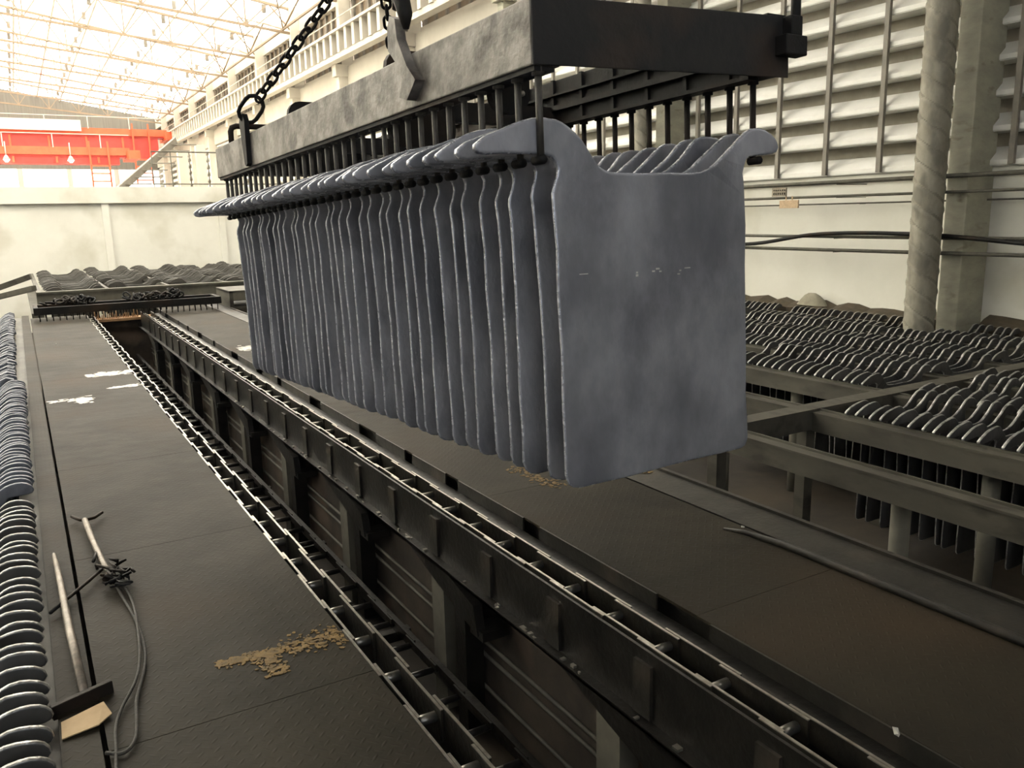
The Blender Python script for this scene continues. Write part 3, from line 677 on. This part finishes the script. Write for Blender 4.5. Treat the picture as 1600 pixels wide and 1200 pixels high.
# shackle & hook on near ring
hk = thing('chain_hook', 'heavy black hook and shackle caught on the upper hook plate of the side beam', 'hook')
hk.matrix_world = FM
b = MB(); pts = [s(-.13, .84 + .05 * math.cos(a), .69 + .05 * math.sin(a)) for a in [math.radians(q) for q in range(20, 250, 23)]]
b.tube(pts, [.016 + .008 * math.sin(i / 9 * PI) for i in range(len(pts))], 8); b.tube([s(-.13, .80, .70), s(-.13, .76, .68), s(-.13, .735, .62), s(-.13, .735, .57)], [.022, .028, .024, .010], 8)
b.build('hook_body', SOOT, hk)
b = MB(); b.tube([s(-.12, .80, .72), s(-.10, .83, .80), s(-.09, .86, .9)], [.028, .034, .03], 8); b.build('hook_shank', SOOT, hk)
# crane hook block above the frame
hb = thing('crane_hook_block', 'crane hook block holding the lifting chains above the frame', 'hook block', APX)
b = MB(); b.box(-.1, -.12, .12, .1, .12, .5); b.build('block', ORANGE, hb, .02)
b = MB(); b.tube([(0, .0, .12), (0, .0, .06), (0, .05, .01), (0, .02, -.045), (0, -.04, -.03), (0, -.06, .02)], [.03, .03, .028, .03, .022, .01], 8); b.build('hook', SOOT, hb)
b = MB(); b.tube([(-.05, 0, .5), (-.05, 0, 5.4)], .01, 6); b.tube([(.05, 0, .5), (.05, 0, 5.4)], .01, 6); b.build('hoist_rope', ROPE, hb)

# ================================================================== RIGHT RACKS
LX = [4.42, 5.42, 6.46, 7.50, 8.54, 9.58, 10.6]
rk = thing('plate_rack', 'steel storage rack of long rims and cross beams beside the right walkway', 'rack')
for i, x in enumerate(LX[:6]):
    b = MB(); b.box(x, -.5, -.18, x + .10, 13.5, -.035); b.box(x - .01, -.5, -.035, x + .11, 13.5, -.02); b.box(x + .085, -.5, -.02, x + .10, 13.5, -.003)
    b.build('rim_beam', RIM, rk)
for y0, y1 in ((-.5, 6.2), (6.95, 11.9)):
    b = MB(); b.box(10.62, y0, -.18, 10.70, y1, -.03); b.build('rim_beam', RIM, rk)
for y in (-.3, 4.42, 9.2, 13.3):
    b = MB(); b.box(LX[0], y, -.17, 10.25, y + .17, .0) ; b.build('cross_beam', RIM, rk)
for y in (4.44, 9.2):
    for x in LX[:5]:
        b = MB(); b.box(x, y + .03, FZ, x + .10, y + .13, -.17); b.build('post', RIM, rk)
for x in (4.62, 5.62, 6.62):
    for y in (3.05, 1.9, 5.6, 7.2):
        b = MB(); b.tube([(x, y, FZ), (x, y, -.18)], .06, 12); b.build('round_post', POSTC, rk)
b = MB(); b.tube([(3.9, 6.4, -1.15), (4.35, 5.0, -.75)], .012, 5); b.tube([(3.9, 4.6, -1.0), (4.5, 6.6, -1.0)], .012, 5); b.build('tie_rods', FRAME, rk)
om = [plate_mesh('lead_plate', [LEAD_OLD, LEAD_OLD_EDGE], 40 + i) for i in range(4)]
rr = random.Random(9)
cnt = 0
LANE = {1: 'the row nearest the walkway', 2: 'the second row from the walkway', 3: 'the third row from the walkway', 4: 'the fourth row from the walkway', 5: 'the row nearest the wall'}
def put_plate(meshes, x, y, z=-.030, j=.006, sx=1):
    o = link('lead_plate', meshes[rr.randrange(len(meshes))])
    o.location = (x + rr.uniform(-j, j), y + rr.uniform(-.010, .010), z + rr.uniform(-.004, .006))
    o.rotation_euler = (rr.uniform(-.05, .05), 0, rr.uniform(-.02, .02)); o.scale = (sx, 1, 1); return o
XO = .293 * SC - .02
def row(lane, y0, y1, dirn, grp, side):
    global cnt
    n = 0; y = y0
    while (y < y1 if dirn > 0 else y > y1):
        if lane == 5 and 6.25 < y < 6.95: y += .107; continue
        n += 1; cnt += 1; o = put_plate(om, LX[lane] + .05 + XO, y, sx=.915)
        if side == 'near': lab = 'dark plate in %s, %s before the cross beam' % (LANE[lane], nth(n))
        else: lab = 'dark plate in %s, %s beyond the cross beam' % (LANE[lane], nth(n))
        if lane == 1 and n == 1: lab = 'stored lead plate with the brightest rim, at the corner nearest the hanging load'
        tag(o, lab, 'lead plate', grp); y += dirn * (.107 if rr.random() > .08 else .15)
row(1, 4.15, 2.3, -1, 'stored plates on the camera side of the cross beam', 'near')
row(2, 4.25, 2.9, -1, 'stored plates on the camera side of the cross beam', 'near')
row(3, 4.30, 3.5, -1, 'stored plates on the camera side of the cross beam', 'near')
row(2, 4.78, 6.7, 1, 'stored plates beyond the cross beam', 'far')
row(3, 4.78, 7.9, 1, 'stored plates beyond the cross beam', 'far')
row(4, 4.78, 9.0, 1, 'stored plates beyond the cross beam', 'far')
row(5, 5.0, 9.1, 1, 'stored plates beyond the cross beam', 'far')

# ================================================================== LEFT RACK
lk = thing('plate_rack', 'long steel rack of lead plates left of the left walkway', 'rack')
for x in (-.17, -1.28, -2.4, -3.5):
    b = MB(); b.box(x, -.5, -.18, x + .10, 17.5, -.035); b.build('rim_beam', RIM, lk)
for y in (-.3, 5.36, 11.2, 17.3):
    b = MB(); b.box(-3.5, y, -.17, -.07, y + .1, -.04); b.build('cross_beam', RIM, lk)
    for x in (-.16, -1.27, -2.39):
        b = MB(); b.box(x, y, FZ, x + .08, y + .08, -.17); b.build('post', RIM, lk)
lm1 = [plate_mesh('lead_plate', [LEAD_OLD, LEAD_OLD_EDGE], 60 + i) for i in range(3)]
lm2 = [plate_mesh('lead_plate', [LEAD_BLUE, BLUE_RIM], 70 + i) for i in range(3)]
XL = -.085 - 1.041 * SC
n = 0; y = 5.28
while y > 1.9:
    n += 1; o = put_plate(lm1, XL, y, -.04, .008); tag(o, 'dark lead plate in the left rack, %s from the break towards the camera' % nth(n), 'lead plate', 'left rack plates near the camera'); y -= .1
n = 0; y = 5.56
while y < 9.5:
    n += 1; o = put_plate(lm2, XL - .0, y, -.02, .008); tag(o, 'bluish lead plate in the left rack, %s beyond the break' % nth(n) if n > 1 else 'bluish lead plate at the break of the left rack, its front face showing', 'lead plate', 'bluish left rack plates'); y += .093
# the rest: too many and too small to be told apart
def stuff_rows(name, lab, spots, mats, seed):
    base = [plate_mesh('tmp', mats, seed + i, True) for i in range(2)]
    b = MB(); r = random.Random(seed)
    for (x, y, z) in spots:
        me = base[r.randrange(2)]; M = Matrix.Translation((x + r.uniform(-.02, .02), y, z + r.uniform(-.01, .015))) @ Matrix.Rotation(r.uniform(-.06, .06), 4, 'X') @ Matrix.Diagonal((.915, 1, 1, 1))
        b.add([M @ v.co for v in me.vertices], [tuple(p.vertices) for p in me.polygons], 0)
        for i, p in enumerate(me.polygons): b.m[len(b.m) - len(me.polygons) + i] = p.material_index
    o = b.build(name, mats); tag(o, lab, 'lead plates', None, 'stuff'); return o
sp = []; y = 9.6
while y < 17.2: sp.append((XL, y, -.02)); y += .095
for lane in (1, 2):
    y = 3.5
    while y < 17.2: sp.append((XL - 1.11 * lane, y, -.02)); y += .1
stuff_rows('stored_plates', 'receding rows of grey lead plates farther along the left rack', sp, [LEAD_BLUE, LEAD_BLUE], 80)
sp = []
for lane in (3, 4, 5):
    y = {3: 8.0, 4: 9.3, 5: 9.4}[lane]
    while y < (13.2 if lane < 5 else 11.8): sp.append((LX[lane] + .05 + XO, y, -.03)); y += .107
stuff_rows('stored_plates', 'stored lead plates farther along the right rack behind the hanging load', sp, [LEAD_OLD, LEAD_OLD_EDGE], 90)

# ================================================================== FAR TANK and resting frame
ft = thing('far_rack', 'large plate rack across the far end of the walkways', 'rack', (0, 0, 0))
b = MB(); b.box(.22, 18.0, -.02, 10.4, 18.1, .36); b.box(.22, 17.97, .34, 10.4, 18.13, .375); b.build('front_panel', POSTC, ft)
b = MB(); b.box(.22, 18.0, .32, .30, 25.5, .37); b.box(.1, 17.8, -.1, .30, 25.5, .0); b.build('side_panel', RIM, ft)
for i in range(3):
    b = MB(); b.box(.23 + .0, 18.2 + i * .5, -.05, .29, 18.26 + i * .5, .33); b.build('post', RIM, ft)
b = MB(); b.bar((-1.5, 22, -.1), (.2, 21.5, .5), .1, .12); b.bar((.2, 18.6, .42), (-.9, 20.5, .06), .1, .1); b.build('brace', RIM, ft)
for q in range(5):
    b = MB(); b.box(.3 + 1.13 * (q + 1), 18.1, .24, .36 + 1.13 * (q + 1), 25.5, .36); b.build('rim_beam', RIM, ft)
b = MB(); b.box(3.35, 16.2, -.02, 4.9, 17.4, .02); b.box(3.35, 16.2, .02, 3.42, 17.4, .30); b.box(4.8, 16.2, .02, 4.9, 17.4, .30); b.box(3.35, 16.2, .28, 4.9, 17.4, .32); b.build('side_box', RIM, ft)
sp = []
for lane in range(8):
    y = 18.35
    while y < 25.2:
        if not (lane == 1 and 19 < y < 20.5): sp.append((.30 + .27 + 1.13 * lane, y, .345 + .03 * math.sin(y * 2 + lane * 1.7)))
        y += .16
o = stuff_rows('stored_plates', 'grey lead plates heaped in the rack across the far end', sp, [LEAD_FAR, LEAD_FAR], 95)
rf = thing('lifting_cradle', 'empty black lifting frame lying across both walkways at the far end', 'lifting frame', (.12, 16.05, 0))
b = MB(); b.box(0, 0, .12, 3.05, .07, .245); b.build('front_beam', SOOT, rf, .004)
b = MB(); b.box(0, .62, .12, 3.05, .69, .245); b.build('rear_beam', SOOT, rf, .004)
for q in (0, 2.98): b = MB(); b.box(q, .07, .12, q + .07, .62, .245); b.build('end_beam', SOOT, rf)
for i in range(30):
    for yy in (.03, .655):
        b = MB(); b.tube([(.08 + i * .10, yy, .12), (.08 + i * .10, yy, .01)], .009, 5); b.build('rod', SOOT, rf)
def heap(x, y, z, lab, seed, R=.16):
    t = MB(); r = random.Random(seed); p = Vector((x, y, z))
    for i in range(26):
        c = Vector((x + r.gauss(0, R), y + r.gauss(0, R * .6), z + abs(r.gauss(0, .05)) + .02)); d = Vector((r.uniform(-1, 1), r.uniform(-1, 1), r.uniform(-.4, .6))); u = Vector((r.uniform(-1, 1), r.uniform(-1, 1), r.uniform(-1, 1)))
        link_loop(t, c, d, u, .13, .08, .016)
    o = t.build('chain_heap', SOOT); tag(o, lab, 'chain', None, 'stuff')
heap(.75, 16.35, .25, 'heap of black chain lying on the resting frame, at its left', 1); heap(1.95, 16.35, .25, 'heap of black chain lying on the resting frame, near its middle', 2); heap(2.4, 16.4, .27, 'heap of black chain lying on the resting frame, at its right', 3, .12)

# ================================================================== THINGS ON THE WALKWAYS
t = thing('scraper_pole', 'worn pole with a flat cross blade lying on the kerb at the lower left', 'tool', (0, 0, 0), 'hand tools on the left walkway')
b = MB(); b.tube([(-.022, 4.42, .03), (-.012, 4.1, .032), (.0, 3.5, .03), (.018, 2.98, .028)], [.009, .014, .016, .015], 10); b.build('shaft', POLE, t)
b = MB(); b.bar((-.085, 2.93, .012), (.105, 2.99, .02), .022, .05); b.build('blade', SOOT, t, .003)
t = thing('hook_pole', 'short worn pole with a forked end lying across the left walkway plates', 'tool', (0, 0, 0), 'hand tools on the left walkway')
b = MB(); b.tube([(.142, 4.85, .035), (.155, 4.5, .035), (.172, 4.2, .03), (.195, 3.95, .025)], .015, 10); b.build('shaft', POLE, t)
b = MB(); b.tube([(.085, 4.97, .03), (.12, 4.87, .035), (.142, 4.85, .035)], .009, 6); b.tube([(.142, 4.85, .035), (.19, 4.88, .03), (.235, 4.95, .03)], .009, 6); b.build('fork', SOOT, t)
b = MB(); b.tube([(.135, 4.16, .05), (.16, 4.32, .035)], .008, 6); b.build('spur', SOOT, t)
o = MB(); o.tube([(-.06, 3.72, .03), (.02, 3.85, .03), (.10, 3.98, .03), (.17, 4.1, .03)], .008, 6); o = o.build('iron_rod', SOOT); tag(o, 'thin black rod leading from the plate rack across the gap to the wire tangle', 'rod')
b = MB(); r = random.Random(6)
for i in range(14):
    c = Vector((.215 + r.gauss(0, .022), 3.93 + r.gauss(0, .07), .028 + abs(r.gauss(0, .012)))); pts = [c + Vector((r.uniform(-.05, .05), r.uniform(-.07, .07), r.uniform(-.01, .025))) for _ in range(5)]; b.tube(pts, .007, 5)
o = b.build('wire_tangle', SOOT); tag(o, 'knot of black wire and clamps on the left walkway', 'wire')
b = MB()
P1 = [(.20, 3.92, .02), (.215, 3.75, .014), (.235, 3.55, .012), (.243, 3.35, .012), (.238, 3.2, .012), (.222, 3.08, .012), (.19, 2.95, .014), (.165, 2.85, .014), (.155, 2.74, .012), (.14, 2.62, .012), (.10, 2.56, .012), (.05, 2.6, .012)]
P2 = [(.225, 3.90, .02), (.245, 3.78, .012), (.247, 3.6, .014), (.235, 3.4, .026), (.225, 3.25, .026), (.205, 3.08, .022), (.18, 2.97, .026), (.15, 2.90, .02), (.12, 2.84, .014), (.09, 2.74, .012), (.08, 2.6, .012), (.06, 2.4, .012)]
def smooth(P, k=3):
    P = [Vector(p) for p in P]
    for _ in range(k):
        Q = [P[0]]
        for a, c in zip(P[:-1], P[1:]): Q += [a * .75 + c * .25, a * .25 + c * .75]
        P = Q + [P[-1]]
    return P
b.tube(smooth(P1), .0062, 7); o = b.build('wire_rope', ROPE); tag(o, 'greasy rope curving over the left walkway, the outer strand', 'rope')
b = MB(); b.tube(smooth(P2), .0055, 7); o = b.build('wire_rope', ROPE); tag(o, 'greasy rope curving over the left walkway, the inner strand', 'rope')
b = MB(); b.add([Vector(p) for p in ((-.062, 2.76, .004), (.045, 2.77, .012), (.088, 2.82, .010), (.070, 2.90, .016), (-.06, 2.86, .006), (-.062, 2.76, .008), (.045, 2.77, .016), (.088, 2.82, .014), (.070, 2.90, .02), (-.06, 2.86, .01))], [(4, 3, 2, 1, 0), (5, 6, 7, 8, 9)] + [(i, (i + 1) % 5, (i + 1) % 5 + 5, i + 5) for i in range(5)])
o = b.build('cardboard_scrap', CARD); tag(o, 'torn tan piece of cardboard at the lower left corner', 'cardboard')
# ochre paint marks and white streaks: thin irregular films lying on the plates
def film(name, m, lab, cat, spots, seed, z=.0012, lift=.0016, kind=None):
    b = MB(); r = random.Random(seed)
    for (x, y, rx, ry, rot) in spots:
        n = 14; vs = []; dz = r.random() * .0008
        for i in range(n):
            a = 2 * PI * i / n; q = .6 + .55 * r.random(); u = math.cos(a) * rx * q; v = math.sin(a) * ry * q
            vs.append((x + u * math.cos(rot) - v * math.sin(rot), y + u * math.sin(rot) + v * math.cos(rot), z + lift + dz))
        b.add(vs + [(p[0], p[1], z) for p in vs], [tuple(range(n))] + [(i, (i + 1) % n, (i + 1) % n + n, i + n) for i in range(n)])
    o = b.build(name, m); tag(o, lab, cat, None, kind); return o
r = random.Random(12); sp = []
for i in range(520):
    k = r.random(); sp.append((.45 + .47 * k, 2.96 - .02 * k + r.gauss(0, .016 + .022 * (k > .5)), .003 + .010 * r.random(), .002 + .007 * r.random(), r.random() * 3))
for i in range(160): sp.append((.63 + r.gauss(0, .022), 2.78 + .17 * r.random(), .003 + .010 * r.random(), .003 + .007 * r.random(), r.random() * 3))
film('paint_mark', OCHRE, 'worn ochre paint mark on the left walkway in the foreground', 'paint', sp, 3, kind='stuff')
sp = [(2.615 + r.gauss(0, .035), 4.45 - .5 * i / 120 + r.gauss(0, .02), .005 + .014 * r.random(), .004 + .010 * r.random(), r.random() * 3) for i in range(120)]
film('paint_mark', OCHRE, 'worn ochre paint mark on the right walkway below the corner of the hanging load', 'paint', sp, 4, kind='stuff')
sp = [(3.24 + r.gauss(0, .02), 3.9 + r.gauss(0, .03), .005 + .012 * r.random(), .004 + .010 * r.random(), r.random() * 3) for i in range(26)]
film('paint_mark', OCHRE, 'small ochre paint mark on the outer edge of the right walkway', 'paint', sp, 6, z=.0, kind='stuff')
def streaks(x0, x1, y, hy, n, seed, lab):
    r = random.Random(seed); sp = []
    for q in range(n):
        k = r.random(); sp.append((x0 + (x1 - x0) * k, y + r.gauss(0, hy * .5), .015 + .03 * r.random(), .006 + .022 * r.random(), r.uniform(-.2, .2)))
    film('white_streak', OFFWHITE, lab, 'white_streak', sp, seed, z=.0010)
streaks(.10, .30, 8.60, .07, 24, 21, 'white streak across the left walkway, the nearest one'); streaks(.33, .43, 8.52, .16, 60, 25, 'bright white patch at the end of the nearest streak on the left walkway')
streaks(.50, .92, 9.92, .13, 150, 22, 'long white streak across the left walkway, the farthest one')
streaks(.62, .92, 9.02, .07, 40, 23, 'faint white streak beside the left chain, the middle one')
streaks(2.30, 2.75, 10.8, .22, 240, 24, 'white streak on the right walkway next to the hanging load')
for (x, y, lab) in ((.56, 5.72, 'tiny'), ):
    pass
for i, (x, y, sc, lab) in enumerate(((2.16, 1.385, 1.3, 'pale crumpled scrap beside the right conveyor at the lower right'), (3.04, 2.88, .7, 'tiny white scrap at the end of the long bar on the right walkway'), (.31, 12.9, .8, 'tiny white speck on the left walkway near the resting frame'))):
    b = MB(); r = random.Random(30 + i); vs = [Vector((x + r.uniform(-.012, .012) * sc, y + r.uniform(-.012, .012) * sc, .002 + r.uniform(0, .016) * sc)) for _ in range(12)]
    bm = bmesh.new(); [bm.verts.new(v) for v in vs]; bmesh.ops.convex_hull(bm, input=bm.verts); me = bpy.data.meshes.new('paper_scrap'); bm.to_mesh(me); bm.free(); me.materials.append(OFFWHITE)
    o = link('paper_scrap', me); tag(o, lab, 'scrap')
